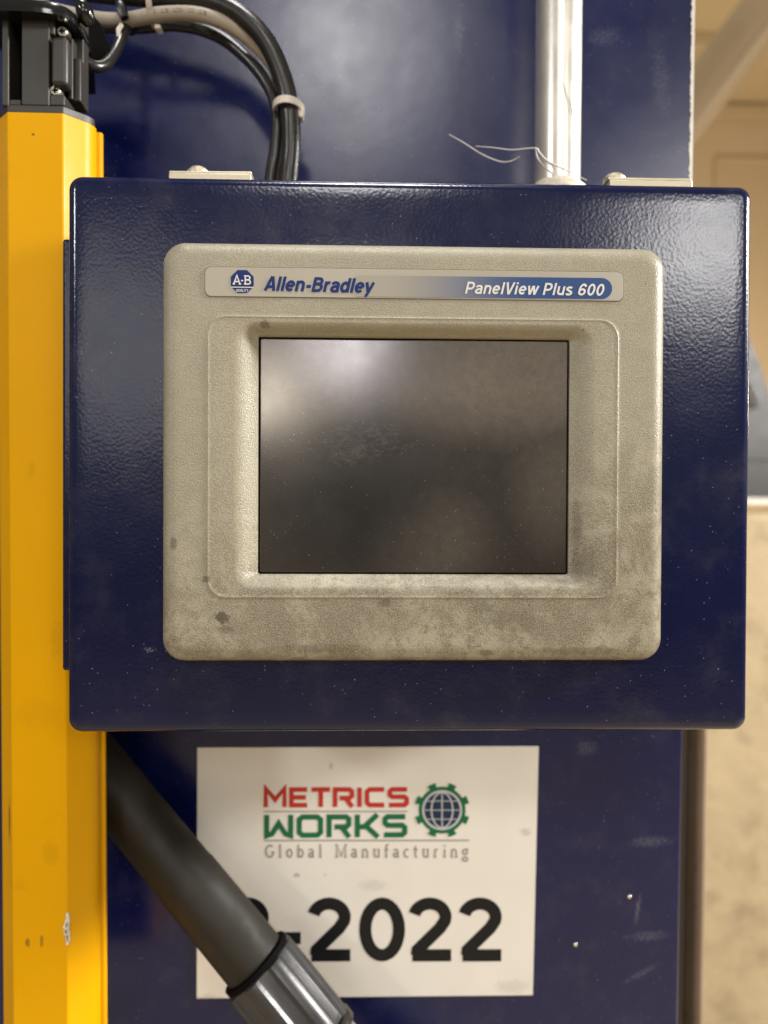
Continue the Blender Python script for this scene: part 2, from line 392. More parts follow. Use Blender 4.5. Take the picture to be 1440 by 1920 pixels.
obj('door_leaf', bbox(x0+.06, x0+1.6, WY-.04, WY-.001, .02, zt-.06, .004), m_cream2, e)
obj('door_frame', join(bbox(x0, x0+.058, WY-.07, WY-.001, .02, zt, .004), bbox(x0+.06, x0+1.66, WY-.07, WY-.001, zt-.058, zt, .004)), m_wall, e)

# stained low wall close behind, filling the lower right
t = NT('stained_plaster'); n1 = t.noise(8, 5, .6, dist=.6); n2 = t.noise(11, 4, .6, dist=.3); n3 = t.noise(45, 4)
c = t.mix(n1, (.33, .255, .150), (.42, .335, .205)); c = t.mix(t.ramp(n2, .48, .72, 0, .65), c, (.22, .165, .10)); c = t.mix(t.ramp(n3, .6, .75, 0, .3), c, (.34, .27, .18))
m_plaster = t.fin(c, .8, 0.0, t.bump(t.noise(14, 4), .3, .02))
lw0 = at(1400, 962, 1.72)
r = obj('low_wall', bbox(.3, 4.2, 1.72, 2.0, .001, lw0[2], .015, 3), m_plaster); tag(r, 'low tan plaster wall with brown stains at the lower right', 'wall')

# grey machine guard standing beyond the right side of the enclosure
m_guard = simple('grey_enamel', (.024, .024, .025), .45, 0.0, .1, 8)
m_guard_d = simple('dark_grey_enamel', (.05, .05, .05), .5)
m_guard_w = simple('white_trim', (.72, .68, .60), .4)
GY = 2.6
e = empty('machine_guard', 'grey sheet metal machine guard with sloping edge and white bottom trim', 'machine', at(1490, 945, GY+.2))
P = [(1375,700),(1398,618),(1412,650),(1428,692),(1440,728),(1462,800),(1520,845),(1640,845),(1640,862),(1375,862)]
def slab(pts, Y0, Y1):
    a = [tuple(at(x, y, Y0)) for x, y in pts]; b = [(p[0], Y1, p[2]) for p in a]
    return loft([b, a])
obj('hood', slab(P, GY, GY+.45), m_guard, e, smooth=0)
obj('seam', slab([(1375,862.3),(1640,862.3),(1640,867),(1375,867)], GY+.008, GY+.44), m_guard_d, e, smooth=0)
obj('skirt', slab([(1375,867.3),(1640,867.3),(1640,934),(1375,934)], GY+.003, GY+.45), m_guard, e, smooth=0)
obj('trim', slab([(1375,934.3),(1640,934.3),(1640,946),(1375,946)], GY-.01, GY+.45), m_guard_w, e, smooth=0)
obj('handle', tube([at(1402, 720, GY-.02), at(1420, 764, GY-.02)], .007, 10), m_guard_d, e)
for X in (1560, 1620):
    a = at(X, 946, GY+.2); obj('leg', bbox(a[0]-.03, a[0]+.03, GY+.1, GY+.16, 0.001, a[2]-.001, .004), m_guard_d, e)

# ================================================================== MACHINE PANEL (blue plate behind everything)
PY = 0.415
xr = at(1302, 0, PY)[0]
def pan(px, py, lift=0.0): return at(px, py, PY - lift)
pc = np.array([xr-.35, PY, .95])
def plc(px, py): p = at(px, py, PY) - pc; return (float(p[0]), float(p[1]), float(p[2]))
marks = [(plc(1222,1578), (.014,.0035), .05, .30), (plc(1196,1705), (.0015,.009), -.15, .5), (plc(1215,1755), (.013,.0035), .06, .30), (plc(1200,1826), (.013,.002), .5, .25), (plc(1100,1402), (.007,.005), 0, .25),
         (plc(1130,70), (.010,.006), .2, .22), (plc(860,60), (.003,.014), 0, .2), (plc(1240,150), (.006,.02), .1, .2)]
m_panel = navy('panel_blue_paint', .05, marks, .8, base=(.0010,.0038,.046), rough=.24)
e = empty('machine_housing', 'tall dark blue painted steel machine side behind the control box', 'machine', pc)
obj('plate', bbox(-.55, xr, PY, PY+.012, .02, 2.1, .0016, 4), m_panel, e)
# chipped bare edge, its bevel highlight painted pale, down the right side
V, F = [], []; zz = np.arange(at(1300, 350, PY)[2], 1.75, .0012)
for i, z in enumerate(zz):
    py = 960 - (z-CAM[2])/(K*PY)
    wdt = .0010 * (.6 + .8*rng.random())
    V += [(xr-wdt-.0004, PY-.0002, z), (xr+.0003, PY-.0002, z), (xr+.0003, PY+.004, z)]
for i in range(len(zz)-1):
    a = 3*i; F += [(a, a+1, a+4, a+3), (a+1, a+2, a+5, a+4)]
obj('worn_glint_edge', (V, F), simple('bare_edge_glint', (.62,.58,.52), .4, .3), e, smooth=0)
for px, py in ((1180,1681), (1079,1771)):
    p = at(px, py, PY); obj('rivet', disc((p[0], PY+.0005, p[2]), (0,-1,0), .0012, .0006, .0012, 12), m_screw, e)

# brown post seen past the panel's lower right edge
m_post = NT('brown_post_paint'); t = m_post
c = t.mix(t.noise(35, 5, .65), (.15, .10, .065), (.26, .185, .125)); c = t.mix(t.ramp(t.noise(90, 4), .62, .75), c, (.10,.05,.03))
m_post = t.fin(c, .55)
e = empty('steel_post', 'brown steel post behind the lower right edge of the blue panel', 'post', (at(1300,1500,.5)[0], .5, 0))
xp = at(1311, 1400, .5)[0]
zt_ = at(1300, 1230, .5)[2]; x2 = at(1291, 1400, .5)[0]
obj('shaft', bbox(x2, xp, .485, .54, .001, zt_, .004, 4), m_post, e)
obj('shade_strip', bbox(x2-.05, x2-.0003, .500, .535, .001, zt_, .001), simple('painted_shade_brown', (.10,.078,.06), .8, spec=.2), e)  # dark strip paints the shade left of the shaft
obj('edge_strip', bbox(xp+.0003, xp+.0034, .496, .505, .001, zt_, .0004), simple('rust_brown', (.016,.009,.006), .9, spec=.05), e)
for py in (1513, 1522, 1555, 1572, 1783, 1797, 1812, 1826, 1842):
    p = at(1313, py, .493); s = .0018 + .0016*random.random()
    obj('paint_chip', tube([p+np.array([-.002+.002*random.random(),0,-s]), p, p+np.array([.001,0,s])], [s*.4, s*.8, s*.3], 7), simple('chip_cream', (.55,.45,.32), .6), e, smooth=60)

# ================================================================== PAPER SIGN on the panel
m_sheet = NT('laminated_paper'); t = m_sheet
c = t.mix(t.noise(25, 4), (.70, .66, .58), (.76, .72, .65)); c = t.mix(t.math('MULTIPLY', t.ramp(t.noise(130, 5, .7), .66, .78), .25), c, (.35,.30,.24))
for px, py, rx_, rz_, f_ in ((556,1641,.0022,.0016,.55), (621,1436,.0016,.0022,.35), (610,1640,.0012,.001,.3), (985,1560,.004,.003,.3), (700,1660,.010,.004,.18), (960,1850,.012,.005,.2), (390,1880,.01,.006,.3)):
    q_ = pan(px, py, .0009) - pan(690, 1870, .001); c = t.mix(t.math('MULTIPLY', t.blot((float(q_[0]), float(q_[1]), float(q_[2])), (rx_, rz_), .6, 500, .4), f_), c, (.16,.14,.11))
m_sheet = t.fin(c, .3, 0.0, t.bump(t.noise(14, 2), .25, .004))
p_red = simple('print_red', (.48, .035, .022), .35, 0, .05, spec=.2); p_green = simple('print_green', (.012, .13, .055), .35, 0, .05, spec=.2); p_gray = simple('print_grey', (.22,.20,.175), .4, 0, .05)
p_black = simple('print_black', (.010,.010,.011), .32, 0, .05, spec=.2); p_navy = simple('print_navy', (.016,.03,.07), .35, 0, .05, spec=.2); p_light = simple('print_pale', (.50,.50,.50), .4, 0, .05)
e = empty('paper_sign', 'white laminated sign with red and green logo and large black number', 'sign', pan(690, 1870, .001))
Ls = .0009
quad = [(370,1402),(1010,1400),(999,1866),(369,1872)]
fr = [tuple(pan(x, y, Ls)) for x, y in quad]; bk = [(p[0], PY-.0001, p[2]) for p in fr]
obj('sheet', loft([bk[::-1], fr[::-1]]), m_sheet, e, smooth=0)
L1, L2, L3 = Ls+.00012, Ls+.00022, Ls+.00032
obj('lettering', text(TECH, 'METRICS', pan, (494,1513.5), (766,1513), 36.5, .245, .10, 0, L1), p_red, e, smooth=0)
obj('lettering', text(TECH, 'WORKS', pan, (495,1570.5), (763,1569.5), 42.5, .235, .12, 0, L1), p_green, e, smooth=0)
obj('lettering', text(SERIF, 'Global Manufacturing', pan, (497,1608), (879,1608), 24, .115, .30, 0, L1), p_gray, e, smooth=0)
obj('rule', join(flat([(494,1520.6),(764,1520.4),(764,1522.4),(494,1522.6)], pan, L1), flat([(496,1574.8),(880,1574.6),(880,1577),(496,1577.2)], pan, L1)), p_gray, e, smooth=0)
big = 117
for ch, x0, x1 in (('R',424,512), ('-',519,573), ('2',577,664), ('0',669,764), ('2',766,853), ('2',860,947)):
    obj('lettering', text(SANS, ch, pan, (x0,1801.5), (x1,1801), big, .195, 0, 0, L1), p_black, e, smooth=0)
# gear and globe emblem
gx, gy = 829, 1519
lg = [ring2d(gx, gy, 37.5, 44, pan, L1, 64)]
for i in range(8):
    a = math.radians(22.5+45*i); d = np.array([math.cos(a), -math.sin(a)]); s = np.array([-d[1], d[0]])
    ctr = np.array([gx, gy]); lg.append(flat([tuple(ctr+d*r+s*wd) for r, wd in ((42,-7.5),(47,-6.5),(50.5,-9),(52,-4),(52,4),(50.5,9),(47,6.5),(42,7.5))], pan, L2))
obj('gear_emblem', join(*lg), p_green, e, smooth=0)
em = obj('globe_emblem', ring2d(gx, gy, 0.01, 33.5, pan, L1, 48), p_navy, e, smooth=0)
ln = [ring2d(gx, gy, 33.5, 37.3, pan, L1, 48)]
cn = [0]
def ln2(P, w=1.5):
    v, f = ribbon(P, w); cn[0] += 1
    ln.append(([tuple(pan(x, y, L2+.000005*cn[0])) for x, y in v], f))
ln2([(gx,gy-33),(gx,gy+33)], 2.2)
for s in (-1, 1): ln2([(gx+s*20*math.cos(u), gy+33*math.sin(u)) for u in np.linspace(-math.pi/2, math.pi/2, 20)], 2.6)
for yy in (-17, 0, 17): xx = math.sqrt(33**2-yy*yy); ln2([(gx-xx, gy+yy), (gx+xx, gy+yy)], 1.5)
obj('globe_line', join(*ln), p_light, e, smooth=0)

# ================================================================== CONTROL ENCLOSURE
x0, w1 = bl(132.5, 332); x1, w0 = bl(1401, 1367.5)
HW, HH = .12701*1.0145, .10247*1.0145
def bring(hw, hh, r, y, cu=0.0, cw=0.0, n=10): return [tuple(bw(p)) for p in rrect(cu-hw, cu+hw, cw-hh, cw+hh, r, y, n)]
m_box = navy('enclosure_blue_powder_coat', .115, [((-.098,0,-.0725),(.003,.0012),0,.5)], 1.0)
m_box2 = navy('enclosure_body_paint', .1, (), .7)
e = empty('control_box', 'dark navy powder coated control box holding the grey touch panel', 'control box', mat4=MB)
fr_, R = .0042, []
R.append(bring(HW-.0015, HH-.0015, .004, .017)); R.append(bring(HW, HH, .0052, .0165))
for i in range(9):
    a = math.pi/2*i/8; s = fr_*(1-math.cos(a)); R.append(bring(HW-s, HH-s, max(.0052-s*.75, .001), fr_*(1-math.sin(a))))
R.append(bring(HW-fr_-.004, HH-fr_-.004, .001, 0))
obj('door', loft(R), m_box, e, smooth=60)
obj('body', loft([bring(HW-.002, HH-.0035, .004, .112), bring(HW-.002, HH-.0035, .004, .0175)]), m_box2, e)
# hinge flange standing out on the left
ua, wa = bl(122, 452, .012); ub, wb = bl(131, 1255, .012)
obj('hinge_flange', ([tuple(bw(p)) for p in bbox(ua, -HW-.0002, .009, .020, wb, wa, .0012)[0]], bbox(ua, ub, .009, .020, wb, wa, .0012)[1]), m_box2, e)
# cover clamps along the top
def clamp(pxa, pxb, pyt, pyb, tilt, bx, bump):
    ya = .012; u0, t0 = bl(pxa, pyt, ya); u1, t1 = bl(pxb, pyt+tilt, ya); _, b0 = bl(pxa, pyb, ya)
    bz = HH + .0002; V, F = bbox(u0, u1, ya, ya+.03, bz, t0-.0011, .0005)
    c1 = obj('cover_clamp', ([tuple(bw((a, b, c + (a-u0)/(u1-u0)*(t1-t0)))) for a, b, c in V], F), m_zinc, e)
    V, F = bbox(u0-.0002, u1, ya+.0012, ya+.032, t0-.0010, t0+.0002, .0004)
    obj('clamp_plate', ([tuple(bw((a, b, c + (a-u0)/(u1-u0)*(t1-t0)))) for a, b, c in V], F), m_zinc, c1)
    ub_, tb = bl(bx, pyt, ya+.016)
    obj('clamp_screw', disc(bw((ub_, ya+.016, tb-.0042)), BR @ np.array([0,0,1.0]), .0046, .0018, bump, 18), m_zinc, c1)
clamp(316, 471, 318, 333, 1.5, 372, .0050)
clamp(1143, 1299, 330.5, 345, 2.0, 1152, .0050)

# ================================================================== OPERATOR TERMINAL
def stain_uw(px, py): u, v = bl(px, py, -.008); return (u, -.008, v)
t = NT('textured_grey_plastic')
base = t.mix(t.noise(22, 4), (.255, .230, .160), (.315, .285, .203))
gr = most(t, t.ramp(t.noise(55, 6, .7, dist=.5), .38, .60, 0, .85), t.ramp(t.noise(190, 6, .75, dist=.4), .46, .62, 0, .85))
low = t.ramp(t.vm('DOT_PRODUCT', t.tc, (.25, 0, -1)), -.01, .062, .22, 1.0)       # hand grime gathers on the lower bezel
base = t.mix(t.math('MULTIPLY', gr, low), base, (.125, .097, .058))
fine = t.noise(1900, 2, .6)
base = t.mix(t.ramp(fine, .35, .7, 0, .4), base, (.46, .42, .33))
for px, py, rx, rz, f in ((416,1157,.0032,.0028,.85), (388,1086,.0018,.0015,.6), (424,1180,.0035,.002,.4), (497,608,.0022,.0016,.6), (720,1130,.003,.002,.5), (912,1224,.004,.0018,.55), (905,1138,.004,.003,.35), (326,1020,.0016,.0025,.5),
                          (600,1215,.02,.002,.3), (1080,1220,.02,.002,.35), (1100,1060,.006,.008,.35), (960,1165,.012,.005,.25), (1085,985,.002,.013,.35)):
    base = t.mix(t.math('MULTIPLY', t.blot(stain_uw(px, py), (rx, rz), .5, 900, .5), f), base, (.060, .043, .026))
base = t.mix(t.math('MULTIPLY', t.specks(260, .05, .14), .6), base, (.06,.05,.04))
nrm = t.bump(fine, .95, .00020); nrm = t.bump(t.noise(5200, 1), .3, .00006, nrm)
m_bezel = t.fin(base, t.ramp(t.noise(70, 4), .3, .7, .30, .42), 0.0, nrm)

e = empty('touch_panel', 'beige grey touch screen terminal with dirty textured bezel and dark screen', 'touch panel', mat4=MB)
def rect(pxl, pxr, pyt, pyb, off):
    a, b = bl(pxl, (pyt+pyb)/2, off), bl(pxr, (pyt+pyb)/2, off); c, d = bl((pxl+pxr)/2, pyt, off), bl((pxl+pxr)/2, pyb, off)
    return a[0], b[0], d[1], c[1]
FY = -.0085
ou = rect(307.5, 1238.5, 464, 1237, -.002)
def rr_(rc, ins, r, y, n=10): return [tuple(bw(p)) for p in rrect(rc[0]+ins, rc[1]-ins, rc[2]+ins, rc[3]-ins, r, y, n)]
R = [rr_(ou, .0, .0082, -.00002), rr_(ou, 0, .0082, -.0022)]
for i in range(1, 9):
    a = math.pi/2*i/8; s = .0058*(1-math.cos(a)); R.append(rr_(ou, s, .0082-s*.5, -.0022 - .0063*math.sin(a)))
R.append(rr_(ou, .0075, .0045, FY))
rg = rect(390, 1157, 597, 1120, FY)                        # faint step line in the face
R += [rr_(rg, -.0012, .0070, FY), rr_(rg, -.00035, .0068, FY), rr_(rg, 0, .0066, FY-.00028), rr_(rg, .0004, .0064, FY-.00012), rr_(rg, .0012, .006, FY-.0001)]
bo = rect(437, 1114, 606, 1106, FY); so = rect(484, 1066.5, 634, 1077, -.0035)
K1 = 8
for i in range(K1+1):
    f = i/K1; g = f*f*(3-2*f)*.55 + .45*f*f
    rc = [bo[k]*(1-f) + so[k]*f for k in range(4)]
    R.append([tuple(bw(p)) for p in rrect(rc[0], rc[1], rc[2], rc[3], .0082*(1-f)+.0008*f, FY-.0001 + (.0049)*g, 10)])
R.append([tuple(bw(p)) for p in rrect(so[0], so[1], so[2], so[3], .0008, -.0016, 10)])
obj('bezel', loft(R, False, False), m_bezel, e, smooth=50)
gk = obj('screen_gap_shade', loft([[tuple(bw(p)) for p in rrect(so[0]-.0004, so[1]+.0004, so[2]-.0004, so[3]+.0004, .0008, -.0012, 6)],
                           [tuple(bw(p)) for p in rrect(so[0]-.0004, so[1]+.0004, so[2]-.0004, so[3]+.0004, .0008, -.0021, 6)]]), m_slot, e)  # black sheet puts the shade of the screen gap into colour
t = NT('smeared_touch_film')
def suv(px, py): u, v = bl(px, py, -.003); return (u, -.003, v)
def soft(px, py, rx, rz, ang=0.0):       # wide soft-edged patch mask over the screen film, uneven at its rim
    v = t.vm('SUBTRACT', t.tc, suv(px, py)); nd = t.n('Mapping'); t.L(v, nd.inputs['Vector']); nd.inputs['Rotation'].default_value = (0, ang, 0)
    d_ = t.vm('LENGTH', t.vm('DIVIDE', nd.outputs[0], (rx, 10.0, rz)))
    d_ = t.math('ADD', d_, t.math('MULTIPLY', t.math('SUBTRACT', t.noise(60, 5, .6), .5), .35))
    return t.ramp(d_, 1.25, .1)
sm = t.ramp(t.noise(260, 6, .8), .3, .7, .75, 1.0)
pale_film = most(t, soft(980, 690, .075, .036), t.math('MULTIPLY', soft(560, 700, .05, .03), .7), t.math('MULTIPLY', soft(1060, 900, .03, .04), .5), t.math('MULTIPLY', soft(810, 1020, .034, .03), .42), .16)  # pale patches paint reflected hall haze and hands over even dust
phone_reflection = t.math('SUBTRACT', 1.0, t.math('MULTIPLY', soft(668, 935, .034, .034, .2), .97))  # reflection of the held phone painted as a dark patch
pale_film = t.math('MULTIPLY', t.math('MULTIPLY', pale_film, sm), phone_reflection)
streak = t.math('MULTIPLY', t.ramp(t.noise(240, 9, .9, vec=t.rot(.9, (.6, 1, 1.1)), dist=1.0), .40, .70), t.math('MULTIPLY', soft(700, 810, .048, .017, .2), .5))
cc = t.mix(most(t, pale_film, streak), (.006,.0052,.0045), (.165,.138,.112))
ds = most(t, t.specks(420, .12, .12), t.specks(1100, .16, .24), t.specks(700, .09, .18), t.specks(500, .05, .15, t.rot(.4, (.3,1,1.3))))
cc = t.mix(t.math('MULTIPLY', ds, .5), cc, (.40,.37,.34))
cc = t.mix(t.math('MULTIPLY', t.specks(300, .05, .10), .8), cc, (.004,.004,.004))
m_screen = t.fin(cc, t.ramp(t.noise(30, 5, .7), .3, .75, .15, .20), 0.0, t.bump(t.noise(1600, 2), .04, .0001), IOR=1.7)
gap = .0007
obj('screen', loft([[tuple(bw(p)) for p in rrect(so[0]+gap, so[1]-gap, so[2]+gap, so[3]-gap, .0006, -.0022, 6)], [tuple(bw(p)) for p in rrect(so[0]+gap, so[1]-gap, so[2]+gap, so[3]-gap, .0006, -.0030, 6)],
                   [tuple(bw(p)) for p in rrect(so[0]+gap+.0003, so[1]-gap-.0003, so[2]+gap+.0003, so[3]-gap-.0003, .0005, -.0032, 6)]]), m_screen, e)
# nameplate
def fac(px, py, lift=0.0):
    u, v = bl(px, py, FY); return bw((u, FY-lift, v))
def sk(px, py): return (px, py + (px-776)*.0055)        # extra perspective slope already comes from the frame
m_plate = simple('nameplate_film', (.345, .315, .25), .32, 0, .05, 60)
pr = rect(385, 1168, 506, 560, FY)
obj('nameplate_groove', loft([rr_(pr, -.0003, .0024, FY-.00003), rr_(pr, -.0003, .0024, FY-.00006)], False), simple('groove_brown', (.17,.14,.10), .7), e)  # darker brown rim round the nameplate
pl = obj('nameplate', loft([rr_(pr, 0, .0022, FY-.00004), rr_(pr, 0, .0022, FY-.00030), rr_(pr, .0001, .0021, FY-.00034)], False), m_plate, e)
t = NT('print_blue_fade')
sx_ = t.n('SeparateXYZ'); t.L(t.tc, sx_.inputs[0])
ua = bl(690, 540, FY)[0]; ub = bl(1010, 540, FY)[0]
m_fade = t.fin(t.mix(t.ramp(sx_.outputs[0], ua, ub), (.33,.305,.245), (.022,.060,.185)), .42, Specular_IOR_Level=.25)
def stripe_y(px, side): return (518.2 if side else 557.6) + (px-780)*.0105
st = [(668, stripe_y(668, 1))] + [(x, stripe_y(x, 1)) for x in (780, 900, 1000, 1100, 1126)]
cy = (stripe_y(1127,1)+stripe_y(1127,0))/2; ry = (stripe_y(1127,0)-stripe_y(1127,1))/2
st += [(1127+20*math.cos(a), cy-ry*math.sin(a)) for a in np.linspace(math.pi/2*.96, -math.pi/2*.96, 16)]
st += [(x, stripe_y(x, 0)) for x in (1126, 1000, 800, 668)]
N1, N2, N3, N4 = .00046, .00056, .00066, .00076
obj('stripe', flat(st, fac, N1), m_fade, pl, smooth=0)
p_ab = simple('print_blue', (.005,.022,.125), .45, 0, .05, spec=.2); p_wh = simple('print_offwhite', (.62,.60,.56), .35, 0, .05)
obj('lettering', text(SANS, 'Allen-Bradley', fac, (495,545.5), (698,550.3), 27, .205, .03, .24, N2), p_ab, pl, smooth=0)
obj('lettering', text(SANS, 'PanelView Plus 600', fac, (871,551.3), (1130,555.5), 22.5, .165, .045, .24, N2), p_wh, pl, smooth=0)
ox, oy, r8 = 454.5, 528.5, 23.2
obj('emblem', flat([(ox+r8*math.cos(math.radians(22.5+45*i)), oy-r8*math.sin(math.radians(22.5+45*i))) for i in range(8)], fac, N1), p_ab, pl, smooth=0)
AB = {'A': (.72, [[(.06,0),(.36,1),(.66,0)], [(.18,.3),(.54,.3)], [(-.04,.03),(.18,.03)], [(.54,.03),(.76,.03)]]), '-': (.24, [[(.02,.42),(.22,.42)]]),
      'B': (.7, [[(.16,0),(.16,1)], [(.04,.96),(.4,.96)]+arc(.4,.75,.2,.21,90,-90)+[(.16,.54)], [(.16,.5),(.42,.5)]+arc(.42,.27,.22,.23,90,-90)+[(.04,.04)]])}
obj('emblem_letter', text(AB, 'A-B', fac, (437.5,533.5), (471,534.3), 16.5, .15, .02, 0, N2), p_wh, pl, smooth=0)
obj('emblem_line', flat([(433,538.2),(476,538.8),(476,540.4),(433,539.8)], fac, N2), p_wh, pl, smooth=0)
QS = {'Q': (.7,[arc(.35,.5,.26,.42,0,360,14), [(.4,.3),(.65,0)]]), 'U': (.65,[[(.1,1),(.1,.3)]+arc(.32,.3,.22,.25,180,360,8)+[(.54,1)]]), 'A': SANS['A'], 'L': (.5,[[(.1,1),(.1,.08),(.48,.08)]]), 'I': (.25,[[(.12,0),(.12,1)]]), 'T': (.56,[[(.02,.92),(.54,.92)],[(.28,.92),(.28,0)]]), 'Y': (.6,[[(.04,1),(.3,.5),(.56,1)],[(.3,.5),(.3,0)]])}
obj('emblem_letter', text(QS, 'QUALITY', fac, (443,547.8), (466,548), 5.2, .15, .08, 0, N2), p_wh, pl, smooth=0)

# ================================================================== YELLOW COLUMN (safety sensor housing)
YBASE = (at(60,1000,.335)[0], .355, at(60,2060,.335)[2])
t = NT('yellow_enamel')
c = t.mix(t.noise(14, 4), (.64,.31,0.0), (.71,.35,0.0)); c = t.mix(t.math('MULTIPLY', t.ramp(t.noise(40, 6, .7), .58, .8), .35), c, (.50,.23,.01))
c = t.mix(t.math('MULTIPLY', t.specks(140, .07, .09), .7), c, (.12,.07,.02))
YM = []
for p_, r_, f_ in ((at(52,1767,.335), (.0012,.0022), .7), (at(78,1765,.335), (.0010,.0028), .6), (at(95,1600,.335), (.004,.006), .12), (at(60,880,.335), (.002,.004), .12), (at(13,1540,.335), (.0008,.010), .8), (at(70,1340,.335), (.012,.008), .08), (at(110,1200,.335), (.004,.010), .12), (at(62,252,.335), (.0008,.0006), .9), (at(30,1660,.335), (.006,.003), .08)):
    q_ = p_ - np.array(YBASE); c = t.mix(t.math('MULTIPLY', t.blot((float(q_[0]), float(q_[1]), float(q_[2])), r_, .6, 500, .5), f_), c, (.16,.085,.012))
m_yel = t.fin(c, t.ramp(t.noise(25, 4), .3, .7, .28, .42), 0.0, t.bump(t.noise(120, 2), .04, .001), Specular_IOR_Level=.12)
CY = .335
cb = at(60, 1000, CY)
e = empty('yellow_column', 'yellow square column with black end cap left of the control box', 'safety column', (cb[0], CY+.02, at(60, 2060, CY)[2]))
tl, tr = at(13, 210, CY), at(118, 210, CY); b_l, b_r = at(19, 1920, CY), at(134, 1920, CY)
Wc = tr[0]-tl[0]; sc_b = (b_r[0]-b_l[0])/Wc
ctop = np.array([(tl[0]+tr[0])/2, CY, tl[2]]); cbot = np.array([(b_l[0]+b_r[0])/2, CY, b_l[2]])
def csec(z):                       # centre of the section at height z
    f = (ctop[2]-z)/(ctop[2]-cbot[2]); return ctop[0] + (cbot[0]-ctop[0])*f
hf = Wc/2*1.012
def prof():                        # right half outline, front to back: (dx, dy)
    P = [(hf-.0006, 0), (hf, .0003)]
    P += [(hf+.0004, .0008), (hf+.0062, .0066), (hf+.0074, .0079), (hf+.0083, .0092), (hf+.0089, .0105), (hf+.0092, .0117)]
    return P
pr_ = prof(); xe, ye = pr_[-1]
half = pr_ + [(xe, ye+.002), (xe-.0022, ye+.0024), (xe-.0022, ye+.0042), (xe+.0006, ye+.0050), (xe+.0013, ye+.0056), (xe+.0013, ye+.0074), (xe-.006, .040)]
out = half + [(-x, y) for x, y in half[::-1]]
def ext(outline, z0, z1, dy=0.0, steps=2):
    rings = []
    for z in np.linspace(z0, z1, steps):
        cx = csec(z); rings.append([(cx+x, CY+y+dy, z) for x, y in outline])
    return loft(rings)
zb = at(60, 2060, CY)[2]
yel = obj('housing', ext(out[::-1], zb, ctop[2], 0, 2), m_yel, e, smooth=22)
# end cap
capo = [(x*.996, y+.0002) for x, y in pr_] + [(xe-.006, .030)]
capo = capo + [(-x, y) for x, y in capo[::-1]]
ztc = at(60, 22, CY)[2]
zfl = at(60, 198, CY)[2]
obj('cap_flange', ext([(x*1.004, y-.0001) for x, y in capo][::-1], ctop[2]+.0002, zfl), m_black, e, smooth=22)
# cap body: front wall with a deep slot and the connector recess, side facets set back
def wbox(pxa, pxb, pya, pyb, Y0, Y1, b=.0006, grow=0):
    a, c_ = at(pxa, pya, Y0), at(pxb, pyb, Y0); return bbox(a[0], c_[0], Y0, Y1, c_[2], a[2], b)
def cap_part(name, *a, mat=None, **k): return obj(name, wbox(*a, **k), mat or m_black, e)
cap_part('cap_body', 4, 156, 20, 198.5, CY+.0125, CY+.019)
cap_part('cap_rib', 3, 16, 28, 198.5, CY+.0002, CY+.012)
cap_part('cap_rib', 40, 92, 28, 198.5, CY+.0002, CY+.012)
cap_part('cap_rib', 88, 102, 33, 64, CY+.0008, CY+.012)
cap_part('cap_web', 17, 39, 186, 198.5, CY+.0008, CY+.012)
cap_part('cap_web', 93, 121, 177, 198.5, CY+.0006, CY+.012)
cap_part('recess_floor', 93, 137, 66, 178, CY+.0112, CY+.0124, mat=m_slot, b=.0002)
cap_part('slot_floor', 17, 39, 22, 186, CY+.0115, CY+.0125, mat=m_slot, b=.0002)
cap_part('cap_rib', 137, 151, 108, 190, CY+.0085, CY+.014)
cap_part('cap_rib', 128, 136, 70, 186, CY+.0075, CY+.014)
cc_ = cap_part('connector_cover', 95, 126, 67, 159, CY-.0008, CY+.0048, b=.0017)
for px, py in ((116, 58), (103, 169)):
    a = at(px, py, CY+.002); s_ = obj('screw', disc((a[0], CY+.006, a[2]), (0,-1,0), .0025, .0019, .0040, 18), m_screw, e)
    q_ = CY+.006-.00405
    obj('screw_recess', join(bbox(a[0]-.0012, a[0]+.0012, q_, q_+.0002, a[2]-.0004, a[2]+.0004, 0), bbox(a[0]-.0004, a[0]+.0004, q_-.00003, q_+.0002, a[2]-.0012, a[2]+.0012, 0)), m_slot, s_)
# glossy mounting bracket above
bz0, bz1 = at(60, 27, CY-.004)[2], at(60, 3, CY-.004)[2]
arcp = []
for px, Y in ((-60, CY-.006), (0, CY-.006), (60, CY-.006), (110, CY-.004), (140, CY+.002), (158, CY+.012), (170, CY+.022), (176, CY+.034), (180, CY+.06)):
    a = at(px, 20, Y); arcp.append((a[0], Y))
arcs = spline([(x, y, 0) for x, y in arcp], 6)
o2 = [(p[0], p[1]) for p in arcs] + [(arcs[0][0], CY+.06)]
br = obj('bracket', loft([[(x, y, bz0) for x, y in o2], [(x, y, bz0+.0012) for x, y in o2], [(x, y, bz1-.001) for x, y in o2], [(x-.0008, y+.0006, bz1) for x, y in o2]]), m_blackgloss, e, smooth=60)
a0, a1 = at(128, 44, CY+.031), at(205, 104, CY+.031)
P = [(122,34),(176,30),(188,44),(206,92),(199,112),(176,118),(150,112),(128,60)]
obj('bracket_web', loft([[(at(x,y,CY+.034)[0], CY+.040, at(x,y,CY+.034)[2]) for x, y in P], [tuple(at(x,y,CY+.034)) for x, y in P]]), m_slot, e, smooth=0)
a = at(158, 22, CY+.006); obj('bracket_lug', tube([a+np.array([-.002,0,.004]), a+np.array([0,0,.001]), a+np.array([.001,.001,-.003]), a+np.array([.0015,.002,-.005])], [.0025,.0038,.0034,.0018], 12), m_blackgloss, e, smooth=60)
